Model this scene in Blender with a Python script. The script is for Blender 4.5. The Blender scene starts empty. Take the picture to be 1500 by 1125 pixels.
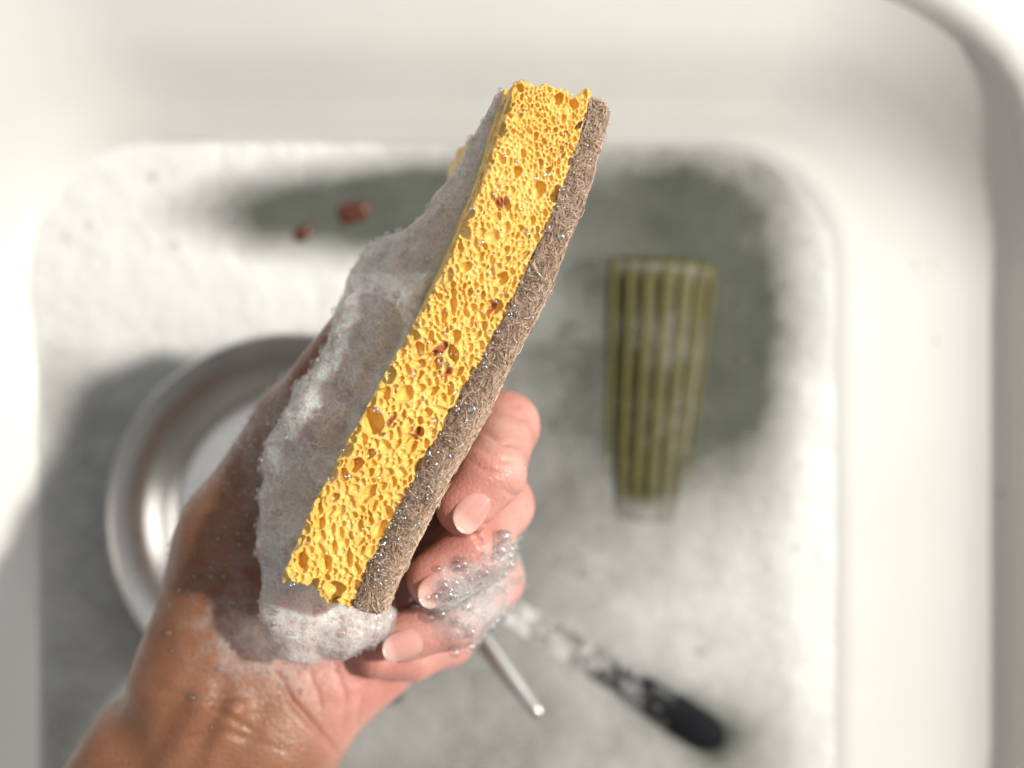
import bpy, bmesh, math, random
import numpy as np
from mathutils import Vector, Matrix

# ------------------------------------------------------------------ camera, world, lamps, exposure
SC = bpy.context.scene
COL = SC.collection
CAM_H, FPX = 0.40, 1133.0            # camera height above the dishwater; focal length in photo pixels
cam_data = bpy.data.cameras.new("camera")
cam = bpy.data.objects.new("camera", cam_data); COL.objects.link(cam)
cam.location = (0, 0, CAM_H)
cam_data.sensor_width = 36.0
cam_data.lens = 36.0 * FPX / 1500.0
cam_data.clip_start, cam_data.clip_end = 0.005, 50.0
cam_data.dof.use_dof = True
cam_data.dof.focus_distance = 0.168
cam_data.dof.aperture_fstop = 5.6
SC.camera = cam

world = bpy.data.worlds.new("World"); SC.world = world
world.use_nodes = True
bg = world.node_tree.nodes["Background"]
bg.inputs[0].default_value = (1.0, 0.97, 0.93, 1)
bg.inputs[1].default_value = 0.13

def area_lamp(name, loc, target, power, size, color, shape='DISK', size_y=None):
    d = bpy.data.lights.new(name, 'AREA'); d.energy = power; d.shape = shape; d.size = size
    if size_y: d.size_y = size_y
    d.color = color
    o = bpy.data.objects.new(name, d); COL.objects.link(o)
    o.location = loc
    o.rotation_euler = (Vector(target) - Vector(loc)).to_track_quat('-Z', 'Y').to_euler()
    return o
SUN = Vector((0.63, 0.20, 0.75)).normalized()
area_lamp("key_lamp", SUN * 3.0, (0, 0, 0.1), 110.0, 0.12, (1.0, 0.95, 0.88))
area_lamp("window_lamp", (0.75, 1.0, 1.1), (0, 0, 0.05), 3.0, 0.7, (0.97, 0.98, 1.0), 'RECTANGLE', 0.9)
area_lamp("right_fill", (1.35, -0.15, 0.78), (-0.1, 0, 0.05), 5.5, 0.8, (1.0, 0.97, 0.92), 'RECTANGLE', 0.6)  # added fill low on the right, gives the dish its highlight
area_lamp("left_fill", (-1.3, 1.0, 1.2), (-0.1, 0, 0), 2.6, 0.8, (0.84, 0.93, 1.0), 'RECTANGLE', 0.8)  # added cool fill that lifts the hand's shadow on the left
area_lamp("ceiling_bounce_fill", (-0.3, 0.1, 1.7), (0, 0, 0), 3.2, 1.3, (0.97, 0.98, 1.0), 'RECTANGLE', 1.1)  # added overhead fill standing for ceiling bounce, brightens the steel

SC.view_settings.view_transform = 'Standard'
SC.view_settings.look = 'None'
SC.view_settings.exposure = 0.0
SC.view_settings.gamma = 1.0
SC.render.engine = 'CYCLES'
SC.cycles.use_denoising = True
SC.cycles.max_bounces = 10
SC.cycles.transparent_max_bounces = 24
SC.cycles.caustics_reflective = False
SC.cycles.caustics_refractive = False
SC.cycles.sample_clamp_indirect = 4.0

RNG = np.random.default_rng(11)
random.seed(5)
MM = 0.001

# ------------------------------------------------------------------ helpers
def P(px, py, z):
    d = CAM_H - z
    return np.array([(px - 750.0) * d / FPX, (562.5 - py) * d / FPX, z])

def tag(o, label=None, cat=None, group=None, kind=None):
    if label: o['label'] = label
    if cat: o['category'] = cat
    if group: o['group'] = group
    if kind: o['kind'] = kind
    return o

def link(name, me, mats, parent=None):
    o = bpy.data.objects.new(name, me); COL.objects.link(o)
    for m in (mats if isinstance(mats, (list, tuple)) else [mats]):
        if m: me.materials.append(m)
    if parent: o.parent = parent
    return o

def mesh_arrays(name, V, F, smooth=True):
    """V (n,3), F (m,k) arrays with one face size."""
    V = np.ascontiguousarray(V, dtype=np.float32); F = np.ascontiguousarray(F, dtype=np.int32)
    me = bpy.data.meshes.new(name)
    k = F.shape[1]; m = F.shape[0]
    me.vertices.add(len(V)); me.vertices.foreach_set('co', V.ravel())
    me.loops.add(m * k); me.loops.foreach_set('vertex_index', F.ravel())
    me.polygons.add(m)
    me.polygons.foreach_set('loop_start', np.arange(0, m * k, k, dtype=np.int32))
    me.update(calc_edges=True)
    if smooth:
        me.polygons.foreach_set('use_smooth', np.ones(m, dtype=bool))
    me.validate()
    return me

def float_attr(me, name, values):
    a = me.attributes.new(name, 'FLOAT', 'POINT')
    a.data.foreach_set('value', np.ascontiguousarray(values, dtype=np.float32))

def grid_noise(xs, ys, zs, scale, seed):
    """smooth value noise in [-1,1] on a rectilinear grid (separable upsampling)."""
    r = np.random.default_rng(seed)
    def prep(a):
        t = (a - a.min()) / scale
        i = np.floor(t).astype(int); f = t - i; f = f * f * (3 - 2 * f)
        return i, f, i.max() + 2
    ix, fx, nx = prep(xs); iy, fy, ny = prep(ys); iz, fz, nz = prep(zs)
    L = (r.random((nx, ny, nz)) * 2 - 1).astype(np.float32)
    fx = fx.astype(np.float32); fy = fy.astype(np.float32); fz = fz.astype(np.float32)
    A = L[ix] * (1 - fx)[:, None, None] + L[ix + 1] * fx[:, None, None]
    A = A[:, iy] * (1 - fy)[None, :, None] + A[:, iy + 1] * fy[None, :, None]
    return A[:, :, iz] * (1 - fz)[None, None, :] + A[:, :, iz + 1] * fz[None, None, :]

def surface_nets(f, xs, ys, zs):
    """iso-surface f=0 (inside < 0) as quads."""
    s = f < 0
    c = [s[dx:s.shape[0] - 1 + dx, dy:s.shape[1] - 1 + dy, dz:s.shape[2] - 1 + dz]
         for dx in (0, 1) for dy in (0, 1) for dz in (0, 1)]
    n = sum(a.astype(np.int8) for a in c)
    act = (n > 0) & (n < 8)
    I, J, K = np.nonzero(act)
    corner = {}
    for dx in (0, 1):
        for dy in (0, 1):
            for dz in (0, 1):
                corner[(dx, dy, dz)] = (f[I + dx, J + dy, K + dz],
                                        np.stack([xs[I + dx], ys[J + dy], zs[K + dz]], 1))
    acc = np.zeros((len(I), 3)); cnt = np.zeros(len(I))
    for a in corner:
        for ax in range(3):
            if a[ax] == 0:
                b = list(a); b[ax] = 1; b = tuple(b)
                fa, pa = corner[a]; fb, pb = corner[b]
                m = (fa < 0) != (fb < 0)
                t = np.where(m, fa / np.where(np.abs(fa - fb) < 1e-12, 1e-12, fa - fb), 0)
                acc[m] += (pa + (pb - pa) * t[:, None])[m]; cnt[m] += 1
    V = acc / cnt[:, None]
    idx = np.full(act.shape, -1, dtype=np.int32); idx[I, J, K] = np.arange(len(I))
    Q = []
    def quads(ma, mb, sel):
        # ma: start inside, mb: end inside; sel(i,j,k)-> four cells
        for m, flip in ((ma & ~mb, False), (~ma & mb, True)):
            i, j, k = np.nonzero(m)
            q = sel(i, j, k)
            ok = (q >= 0).all(1)
            q = q[ok]
            Q.append(q[:, ::-1] if flip else q)
    S = s
    a, b = S[:-1, 1:-1, 1:-1], S[1:, 1:-1, 1:-1]
    quads(a, b, lambda i, j, k: np.stack([idx[i, j, k], idx[i, j + 1, k], idx[i, j + 1, k + 1], idx[i, j, k + 1]], 1))
    a, b = S[1:-1, :-1, 1:-1], S[1:-1, 1:, 1:-1]
    quads(a, b, lambda i, j, k: np.stack([idx[i, j, k], idx[i, j, k + 1], idx[i + 1, j, k + 1], idx[i + 1, j, k]], 1))
    a, b = S[1:-1, 1:-1, :-1], S[1:-1, 1:-1, 1:]
    quads(a, b, lambda i, j, k: np.stack([idx[i, j, k], idx[i + 1, j, k], idx[i + 1, j + 1, k], idx[i, j + 1, k]], 1))
    return V, np.concatenate(Q, 0)

def smin(a, b, k):
    h = np.clip(0.5 + 0.5 * (b - a) / k, 0, 1)
    return b + (a - b) * h - k * h * (1 - h)

def cone(X, Y, Z, a, b, ra, rb):
    a = np.asarray(a, dtype=np.float32); b = np.asarray(b, dtype=np.float32)
    ab = b - a; L2 = float(ab @ ab) + 1e-12
    t = np.clip(((X - a[0]) * ab[0] + (Y - a[1]) * ab[1] + (Z - a[2]) * ab[2]) / L2, 0, 1)
    d = np.sqrt((X - a[0] - t * ab[0]) ** 2 + (Y - a[1] - t * ab[1]) ** 2 + (Z - a[2] - t * ab[2]) ** 2)
    return d - (ra + (rb - ra) * t)

def ico(sub):
    bm = bmesh.new(); bmesh.ops.create_icosphere(bm, subdivisions=sub, radius=1.0)
    V = np.array([v.co[:] for v in bm.verts]); F = np.array([[v.index for v in f.verts] for f in bm.faces])
    bm.free(); return V, F
ICO = {1: ico(1), 2: ico(2), 3: ico(3)}

def many_spheres(name, centres, radii, sub, squash=None):
    V0, F0 = ICO[sub]
    n = len(centres)
    S = np.ones((n, 1, 3)) if squash is None else squash[:, None, :]
    V = V0[None] * radii[:, None, None] * S + centres[:, None, :]
    F = F0[None] + (np.arange(n) * len(V0))[:, None, None]
    return mesh_arrays(name, V.reshape(-1, 3), F.reshape(-1, 3))

def lathe(name, prof, seg=128):
    n = len(prof); A = np.linspace(0, 2 * np.pi, seg, endpoint=False)
    pr = np.array(prof)
    V = np.stack([pr[:, 0][:, None] * np.cos(A)[None], pr[:, 0][:, None] * np.sin(A)[None],
                  np.repeat(pr[:, 1][:, None], seg, 1)], 2).reshape(-1, 3)
    i = np.arange(n - 1)[:, None] * seg; j = np.arange(seg)[None]; j2 = (j + 1) % seg
    F = np.stack([i + j, i + j2, i + seg + j2, i + seg + j], 2).reshape(-1, 4)
    return mesh_arrays(name, V, F)

def loft(name, rings, cap=True, closed=False):
    """rings: list of (k,3) loops."""
    R = np.array(rings); n, k, _ = R.shape
    V = R.reshape(-1, 3)
    i = np.arange(n - 1)[:, None] * k; j = np.arange(k)[None]; j2 = (j + 1) % k
    F = np.stack([i + j, i + j2, i + k + j2, i + k + j], 2).reshape(-1, 4)
    faces = [tuple(f) for f in F]
    if cap:
        faces.append(tuple(range(k))[::-1]); faces.append(tuple(range((n - 1) * k, n * k)))
    me = bpy.data.meshes.new(name); me.from_pydata([tuple(v) for v in V], [], faces)
    for p in me.polygons: p.use_smooth = True
    me.update(); return me

# ------------------------------------------------------------------ materials
class NT:
    def __init__(s, name):
        s.m = bpy.data.materials.new(name); s.m.use_nodes = True
        s.t = s.m.node_tree; s.n = s.t.nodes
        s.p = s.n['Principled BSDF']; s.out = s.n['Material Output']
    def add(s, typ, **kw):
        nd = s.n.new(typ)
        for k, v in kw.items(): setattr(nd, k, v)
        return nd
    def l(s, a, b): s.t.links.new(a, b)
    def coord(s):
        return s.add('ShaderNodeTexCoord').outputs['Object']
    def noise(s, scale, detail=4, rough=0.6, vec=None):
        nd = s.add('ShaderNodeTexNoise'); nd.inputs['Scale'].default_value = scale
        nd.inputs['Detail'].default_value = detail; nd.inputs['Roughness'].default_value = rough
        s.l(vec or s.coord(), nd.inputs['Vector']); return nd.outputs['Fac']
    def voro(s, scale, feature='DISTANCE_TO_EDGE', vec=None):
        nd = s.add('ShaderNodeTexVoronoi', feature=feature); nd.inputs['Scale'].default_value = scale
        s.l(vec or s.coord(), nd.inputs['Vector']); return nd.outputs['Distance']
    def ramp(s, fac, stops):
        nd = s.add('ShaderNodeValToRGB'); e = nd.color_ramp.elements
        while len(e) < len(stops): e.new(0.5)
        for el, (p, c) in zip(e, stops):
            el.position = p; el.color = (c if len(c) == 4 else (*c, 1)) if not isinstance(c, float) else (c, c, c, 1)
        s.l(fac, nd.inputs['Fac']); return nd.outputs['Color']
    def attr(s, name):
        return s.add('ShaderNodeAttribute', attribute_name=name).outputs['Fac']
    def math(s, op, a, b=None):
        nd = s.add('ShaderNodeMath', operation=op)
        for i, v in enumerate((a, b)):
            if v is None: continue
            if isinstance(v, (int, float)): nd.inputs[i].default_value = v
            else: s.l(v, nd.inputs[i])
        return nd.outputs[0]
    def mix(s, fac, a, b):
        nd = s.add('ShaderNodeMix', data_type='RGBA')
        for key, v in ((0, fac), (6, a), (7, b)):
            if isinstance(v, (int, float)): nd.inputs[key].default_value = v
            elif isinstance(v, tuple): nd.inputs[key].default_value = (*v, 1)
            else: s.l(v, nd.inputs[key])
        return nd.outputs[2]
    def bump(s, h, strength, dist):
        nd = s.add('ShaderNodeBump'); nd.inputs['Strength'].default_value = strength
        nd.inputs['Distance'].default_value = dist; s.l(h, nd.inputs['Height'])
        s.l(nd.outputs[0], s.p.inputs['Normal']); return nd
    def set(s, **kw):
        for k, v in kw.items():
            key = k.replace('_', ' ')
            sock = s.p.inputs[key]
            if hasattr(v, 'links') or hasattr(v, 'is_linked'): s.l(v, sock)
            elif isinstance(v, tuple) and len(v) == 3 and sock.type == 'RGBA': sock.default_value = (*v, 1)
            else: sock.default_value = v
        return s

def mat_enamel():
    t = NT('white_enamel')
    c = t.ramp(t.noise(9, 5), [(0.3, (0.77, 0.76, 0.72)), (0.7, (0.825, 0.815, 0.775))])
    t.set(Base_Color=c, Roughness=0.32); t.bump(t.noise(40, 3), 0.08, 0.002)
    return t.m
def mat_water():
    t = NT('murky_dishwater')
    c = t.ramp(t.noise(30, 5), [(0.3, (0.092, 0.098, 0.080)), (0.7, (0.145, 0.153, 0.130))])
    t.set(Base_Color=c, Roughness=0.12, IOR=1.33, Alpha=t.ramp(t.noise(22, 5), [(0.25, 0.66), (0.75, 0.85)]))
    t.bump(t.noise(60, 3), 0.15, 0.002)
    return t.m
def mat_surface_foam():
    t = NT('surface_foam')
    cov = t.attr('cover')
    lace = t.ramp(t.voro(330), [(0.0, 1.0), (0.25, 0.0)])
    fine = t.noise(420, 4, 0.7)
    a = t.math('ADD', cov, t.math('MULTIPLY', t.math('SUBTRACT', fine, 0.5), 0.16))
    a = t.math('ADD', a, t.math('MULTIPLY', lace, 0.05))
    al = t.ramp(a, [(0.06, 0.0), (0.95, 0.97)])
    t.set(Base_Color=(0.77, 0.77, 0.745), Roughness=0.6, Alpha=al, Subsurface_Weight=0.0)
    t.bump(t.noise(500, 3), 0.2, 0.0008)
    return t.m
def mat_steel():
    t = NT('brushed_steel')
    t.set(Base_Color=(0.64, 0.63, 0.60), Metallic=1.0,
          Roughness=t.ramp(t.noise(160, 5), [(0.3, 0.27), (0.7, 0.33)]))
    t.bump(t.noise(900, 2), 0.01, 0.0003)
    return t.m
def mat_plain(name, c1, c2, rough=0.5, scale=60, bump=0.1, dist=0.001, **kw):
    t = NT(name)
    t.set(Base_Color=t.ramp(t.noise(scale, 5), [(0.3, c1), (0.7, c2)]), Roughness=rough, **kw)
    t.bump(t.noise(scale * 4, 4), bump, dist)
    return t.m
def mat_sponge():
    t = NT('yellow_cellulose')
    n = t.noise(160, 6, 0.65)
    c = t.ramp(n, [(0.25, (0.80, 0.48, 0.10)), (0.5, (0.87, 0.575, 0.15)), (0.8, (0.92, 0.68, 0.26))])
    soak = t.ramp(t.noise(55, 4, 0.6), [(0.45, 0.0), (0.72, 0.40)])
    c = t.mix(soak, c, (0.76, 0.42, 0.07))
    c = t.mix(t.attr('speck'), c, (0.30, 0.045, 0.02))
    t.set(Base_Color=c, Roughness=0.36, Subsurface_Weight=0.30, Subsurface_Scale=0.0012)
    t.p.inputs['Subsurface Radius'].default_value = (1.0, 0.5, 0.12)
    t.p.inputs['Specular IOR Level'].default_value = 0.45
    t.bump(t.noise(1500, 4, 0.7), 0.3, 0.0002)
    return t.m
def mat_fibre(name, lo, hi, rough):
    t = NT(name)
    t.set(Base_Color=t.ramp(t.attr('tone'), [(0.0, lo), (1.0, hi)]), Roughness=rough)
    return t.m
def mat_skin():
    t = NT('skin')
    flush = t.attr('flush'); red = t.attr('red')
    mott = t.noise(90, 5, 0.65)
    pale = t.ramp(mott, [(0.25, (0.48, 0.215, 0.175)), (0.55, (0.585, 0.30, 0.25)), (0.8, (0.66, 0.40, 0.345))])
    tan_shade = t.ramp(mott, [(0.25, (0.215, 0.090, 0.046)), (0.75, (0.31, 0.142, 0.080))])  # brown of the wrist, darkened further for the thumb's shade
    c = t.mix(flush, tan_shade, pale)
    c = t.mix(t.math('MULTIPLY', red, t.ramp(t.noise(150, 4, 0.7), [(0.3, 0.55), (0.7, 1.0)])), c, (0.58, 0.19, 0.15))
    t.set(Base_Color=c, Roughness=t.ramp(t.noise(200, 3), [(0.3, 0.28), (0.7, 0.46)]),
          Subsurface_Weight=0.20, Subsurface_Scale=0.003)
    t.p.inputs['Subsurface Radius'].default_value = (1.0, 0.32, 0.18)
    # fine skin lines: stretched voronoi cells and a little noise
    v = t.voro(620)
    h = t.math('ADD', t.math('MULTIPLY', t.ramp(v, [(0.0, 0.0), (0.25, 1.0)]), 0.3), t.noise(260, 5))
    t.bump(t.math('ADD', h, t.math('MULTIPLY', t.noise(1100, 4, 0.7), 0.7)), 0.5, 0.0004)
    return t.m
def mat_nail():
    t = NT('fingernail')
    c = t.ramp(t.attr('free'), [(0.0, (0.64, 0.37, 0.32)), (0.2, (0.66, 0.36, 0.315)), (0.74, (0.62, 0.31, 0.27)), (0.84, (0.67, 0.42, 0.36)), (1.0, (0.70, 0.50, 0.42))])
    t.set(Base_Color=c, Roughness=0.12, Subsurface_Weight=0.2, Subsurface_Scale=0.002, Coat_Weight=0.4)
    return t.m
def mat_foam(name, base, amount):
    """lather: a web of bubble walls, see-through between them where it is thin ('thick' attribute)."""
    t = NT(name)
    thick = t.attr('thick')
    co = t.coord()
    warp = t.add('ShaderNodeVectorMath', operation='ADD')
    nz = t.add('ShaderNodeTexNoise'); nz.inputs['Scale'].default_value = 500; t.l(co, nz.inputs['Vector'])
    sc = t.add('ShaderNodeVectorMath', operation='SCALE'); sc.inputs['Scale'].default_value = 0.0007
    t.l(nz.outputs['Color'], sc.inputs[0]); t.l(co, warp.inputs[0]); t.l(sc.outputs[0], warp.inputs[1])
    nz2 = t.add('ShaderNodeTexNoise'); nz2.inputs['Scale'].default_value = 130; nz2.inputs['Detail'].default_value = 3; t.l(co, nz2.inputs['Vector'])
    sc2 = t.add('ShaderNodeVectorMath', operation='SCALE'); sc2.inputs['Scale'].default_value = 0.007
    w2 = t.add('ShaderNodeVectorMath', operation='ADD')
    t.l(nz2.outputs['Color'], sc2.inputs[0]); t.l(warp.outputs[0], w2.inputs[0]); t.l(sc2.outputs[0], w2.inputs[1])
    w = w2.outputs[0]
    e1 = t.ramp(t.voro(640, vec=w), [(0.0, 1.0), (0.20, 0.0)])
    e2 = t.ramp(t.voro(1450, vec=w), [(0.0, 1.0), (0.28, 0.0)])
    web = t.math('MAXIMUM', e1, t.math('MULTIPLY', e2, 0.7))
    web = t.math('MULTIPLY', web, t.ramp(t.noise(170, 4, 0.7), [(0.32, 0.25), (0.62, 1.0)]))
    big = t.noise(230, 4, 0.6)
    a = t.math('ADD', t.math('MULTIPLY', web, 0.30), t.math('MULTIPLY', thick, amount))
    a = t.math('MULTIPLY', a, t.ramp(t.math('ADD', thick, t.math('MULTIPLY', t.math('SUBTRACT', big, 0.5), 1.1)), [(0.02, 0.0), (0.35, 1.0)]))
    a = t.math('MINIMUM', a, 0.97)
    c = t.mix(web, tuple(x * 0.82 for x in base), base)
    t.set(Base_Color=c, Roughness=0.2, Alpha=a, Subsurface_Weight=0.7, Subsurface_Scale=0.008)
    t.bump(t.math('ADD', t.math('MULTIPLY', web, 0.6), big), 0.6, 0.0005)
    return t.m
def mat_bubble():
    t = NT('soap_film')
    tr = t.add('ShaderNodeBsdfTransparent'); gl = t.add('ShaderNodeBsdfGlossy')
    gl.inputs['Roughness'].default_value = 0.10
    fr = t.add('ShaderNodeLayerWeight'); fr.inputs['Blend'].default_value = 0.35
    f = t.math('ADD', t.math('MULTIPLY', t.math('POWER', fr.outputs['Facing'], 2.5), 0.9), 0.17)
    mx = t.add('ShaderNodeMixShader'); t.l(f, mx.inputs[0]); t.l(tr.outputs[0], mx.inputs[1]); t.l(gl.outputs[0], mx.inputs[2])
    t.l(mx.outputs[0], t.out.inputs['Surface'])
    return t.m
def mat_drop():
    t = NT('water_drop')
    tr = t.add('ShaderNodeBsdfTransparent'); gl = t.add('ShaderNodeBsdfGlossy')
    gl.inputs['Roughness'].default_value = 0.16
    mx = t.add('ShaderNodeMixShader'); mx.inputs[0].default_value = 0.22
    t.l(tr.outputs[0], mx.inputs[1]); t.l(gl.outputs[0], mx.inputs[2]); t.l(mx.outputs[0], t.out.inputs['Surface'])
    return t.m

M_enamel = mat_enamel(); M_water = mat_water(); M_sfoam = mat_surface_foam(); M_steel = mat_steel()
M_sponge = mat_sponge(); M_skin = mat_skin(); M_nail = mat_nail()
M_pad = mat_plain('brown_pad', (0.26, 0.155, 0.095), (0.46, 0.315, 0.215), 0.8, 700, 0.9, 0.0006)
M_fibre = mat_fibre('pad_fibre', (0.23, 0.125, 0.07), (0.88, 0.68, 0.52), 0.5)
M_lather = mat_foam('lather', (0.93, 0.86, 0.82), 0.80)
M_film = mat_foam('thin_lather', (0.82, 0.78, 0.76), 0.34)
M_bubble = mat_bubble(); M_drop = mat_drop()
M_olive = mat_plain('olive_glass', (0.060, 0.055, 0.004), (0.098, 0.088, 0.011), 0.6, 90)
M_black = mat_plain('black_plastic', (0.006, 0.007, 0.009), (0.011, 0.012, 0.015), 0.8, 90)
M_black.node_tree.nodes['Principled BSDF'].inputs['Specular IOR Level'].default_value = 0.15
M_slate = mat_plain('slate_glaze', (0.10, 0.125, 0.10), (0.15, 0.18, 0.145), 0.3, 40)
M_tomato = mat_plain('wet_tomato', (0.075, 0.022, 0.012), (0.13, 0.034, 0.018), 0.3, 200)
M_crumb = mat_plain('crumb', (0.20, 0.17, 0.14), (0.32, 0.28, 0.24), 0.7, 300)
M_counter = mat_plain('white_counter', (0.78, 0.78, 0.77), (0.84, 0.84, 0.83), 0.4, 30)

# ------------------------------------------------------------------ sink
def rrect(L, R, T, B, rad, z, nc=14, ne=18):
    pts = []
    cs = [(R - rad, T - rad, 0), (L + rad, T - rad, 90), (L + rad, B + rad, 180), (R - rad, B + rad, 270)]
    for q, (cx, cy, a0) in enumerate(cs):
        for i in range(nc):
            a = math.radians(a0 + 90 * i / (nc - 1)); pts.append((cx + rad * math.cos(a), cy + rad * math.sin(a), z))
        nx, ny, na = cs[(q + 1) % 4]
        a = math.radians(a0 + 90)
        s = np.array([cx + rad * math.cos(a), cy + rad * math.sin(a)]); e = np.array([nx + rad * math.cos(a), ny + rad * math.sin(a)])
        for i in range(1, ne): p = s + (e - s) * i / ne; pts.append((p[0], p[1], z))
    return np.array(pts)
LEV = [  # z, left, right, top, bottom, corner radius
    (-.075, -.185, .110, .070, -.230, .050), (-.072, -.212, .132, .095, -.250, .055), (-.060, -.226, .143, .107, -.262, .058),
    (-.030, -.237, .152, .115, -.270, .060), (-.006, -.242, .158, .120, -.274, .062), (.0015, -.2445, .1645, .1235, -.276, .064),
    (.0026, -.247, .177, .126, -.279, .068), (.0048, -.251, .192, .130, -.282, .076), (.0076, -.256, .207, .136, -.286, .086),
    (.0112, -.266, .2230, .144, -.290, .100), (.0165, -.282, .2360, .153, -.294, .110), (.0215, -.298, .2425, .165, -.298, .120),
    (.0250, -.310, .2445, .176, -.300, .125), (.0275, -.318, .2455, .183, -.302, .127)]
def raise_back(me):
    """the basin's back side and rim stand higher than its sides"""
    for v in me.vertices:
        if v.co.z > 0:
            t = min(1, max(0, (v.co.y - .05) / .10)); v.co.z *= 1 + .95 * t * t * (3 - 2 * t)
    me.update()
rings = [rrect(*l[1:], l[0]) for l in LEV]
floor_c = rrect(-.12, .05, .02, -.16, .03, -.0755)
basin = link('sink', loft('sink', [floor_c] + rings, cap=False), M_enamel)
bm = bmesh.new(); bm.from_mesh(basin.data)
bm.faces.new([bm.verts.ensure_lookup_table() or bm.verts[i] for i in range(len(floor_c))])
bm.to_mesh(basin.data); bm.free()
tag(basin, 'white enamel sink basin with sloping walls full of foamy dishwater', 'sink')
RIM = [(.0276, -.318, .2456, .1831, -.302, .127), (.0298, -.319, .2463, .1860, -.3035, .127), (.0312, -.321, .2480, .1890, -.305, .128),
       (.0320, -.324, .2510, .1925, -.308, .129), (.0323, -.331, .2575, .2005, -.315, .133), (.0320, -.339, .2655, .2085, -.322, .139),
       (.0310, -.344, .2705, .2135, -.327, .143), (.029, -.346, .2725, .2155, -.329, .145), (.024, -.3465, .2730, .2160, -.3295, .145)]
rim_o = link('rim', loft('rim', [rrect(*l[1:], l[0]) for l in RIM], cap=False), M_enamel, basin)
# countertop round the sink: a ring with the sink's opening cut out
o_in = rrect(-.3455, .2720, .2150, -.3285, .1445, .0265); o_out = rrect(-1.2, 1.2, 1.0, -1.1, .2, .0265)
ct = link('countertop', loft('countertop', [o_in, o_out], cap=False), M_counter)
raise_back(basin.data); raise_back(rim_o.data); raise_back(ct.data)
tag(ct, 'bright white countertop around the sink rim', 'countertop', kind='structure')

# ------------------------------------------------------------------ dishwater and the foam floating on it
w_ring = rrect(-.2435, .1615, .1225, -.2750, .062, 0.0)
me = bpy.data.meshes.new('water'); me.from_pydata([tuple(v) for v in w_ring], [], [tuple(range(len(w_ring)))])
water = link('water', me, M_water)
tag(water, 'murky grey dishwater filling the sink under patches of foam', 'water', kind='structure')

def foam_cover(X, Y):
    """foam cover 0..1 on the water, partly standing in for light and shade, by photo-pixel position of the water point."""
    px = X * FPX / CAM_H + 750; py = 562.5 - Y * FPX / CAM_H
    xs = np.unique(X); ys = np.unique(Y); z1 = np.array([0.0])
    n = 0
    for s, a, sd in ((.06, .5, 1), (.028, .6, 2), (.012, .5, 3), (.005, .35, 4), (.0022, .2, 5)):
        n = n + a * grid_noise(xs, ys, z1, s, sd)[:, :, 0]
    g = lambda cx, cy, sx, sy, rot=0: np.exp(-0.5 * ((((px - cx) * math.cos(rot) + (py - cy) * math.sin(rot)) / sx) ** 2
                                             + ((-(px - cx) * math.sin(rot) + (py - cy) * math.cos(rot)) / sy) ** 2))
    c = 0.32 + 0.10 * n
    edge = np.minimum(np.minimum(X + .244, .1630 - X), .1232 - Y)
    edge = np.minimum(X + .244, .1232 - Y)
    c += .20 * np.exp(-np.maximum(edge, 0) / .010) + .42 * np.exp(-np.maximum(.1630 - X, 0) / .016)
    c += 0.85 * g(160, 270, 130, 130) + 0.65 * g(330, 440, 170, 55) + 0.45 * g(500, 225, 230, 30) + .35 * g(560, 440, 120, 50)
    c += 0.10 * g(1060, 900, 200, 220) + 0.34 * g(1010, 860, 110, 120) + 0.35 * g(1180, 760, 30, 300) + 0.2 * g(240, 470, 120, 60)
    c -= 0.62 * g(450, 312, 150, 42) + 0.50 * g(640, 270, 70, 40)
    c -= 0.46 * g(960, 560, 95, 190) + 0.36 * g(1080, 500, 75, 140) + .22 * g(960, 290, 140, 60)  # less foam darkens the water round the tumbler, standing for its shadow
    c += 0.10 * g(110, 780, 70, 220)
    c -= 0.08 * g(800, 560, 60, 200)
    c -= 0.6 * g(1020, 1060, 60, 30, math.radians(33))
    return np.clip(c, 0, 1.3), n
fx = np.arange(-.2455, .1665, .0011); fy = np.arange(-.26, .1250, .0011)
GX, GY = np.meshgrid(fx, fy, indexing='ij')
COV, NN = foam_cover(GX, GY)
def tumbler_top(X, Y):
    a, b = P(972, 385, 0), P(944, 772, 0); ax = (b - a)[:2]; Ln = np.linalg.norm(ax); t = ax / Ln
    q = ((X - a[0]) * t[0] + (Y - a[1]) * t[1]) / Ln; off = (X - a[0]) * -t[1] + (Y - a[1]) * t[0]
    R = .0500 + (.0370 - .0500) * q
    zc = TUM_A + (TUM_B - TUM_A) * q
    return np.where((q > .01) & (q < .97), zc + np.sqrt(np.maximum(R * R - off * off, 0)), -1)
def tumbler_q(X, Y):
    a, b = P(972, 385, 0), P(944, 772, 0); ax = (b - a)[:2]
    return ((X - a[0]) * ax[0] + (Y - a[1]) * ax[1]) / (ax @ ax)
TUM_A, TUM_B = -.0422, -.0340
H = 0.0008 + 0.003 * np.clip(COV - .25, 0, 1) ** 1.3 + 0.00035 * NN * COV
TT = tumbler_top(GX, GY)
H = np.maximum(H, np.where(TT > 0, TT + .0013 + .0006 * NN, -1))
COV = np.where(TT > 0, np.clip(.07 + .10 * NN + .30 * np.clip((GX - P(1000, 0, 0)[0]) / .02, 0, 1) * np.clip((tumbler_q(GX, GY) - .25) / .3, 0, 1) + .22 * np.clip((tumbler_q(GX, GY) - .86) / .12, 0, 1) + .18 * np.clip((.07 - tumbler_q(GX, GY)) / .07, 0, 1), -.1, 1), COV)
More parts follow.
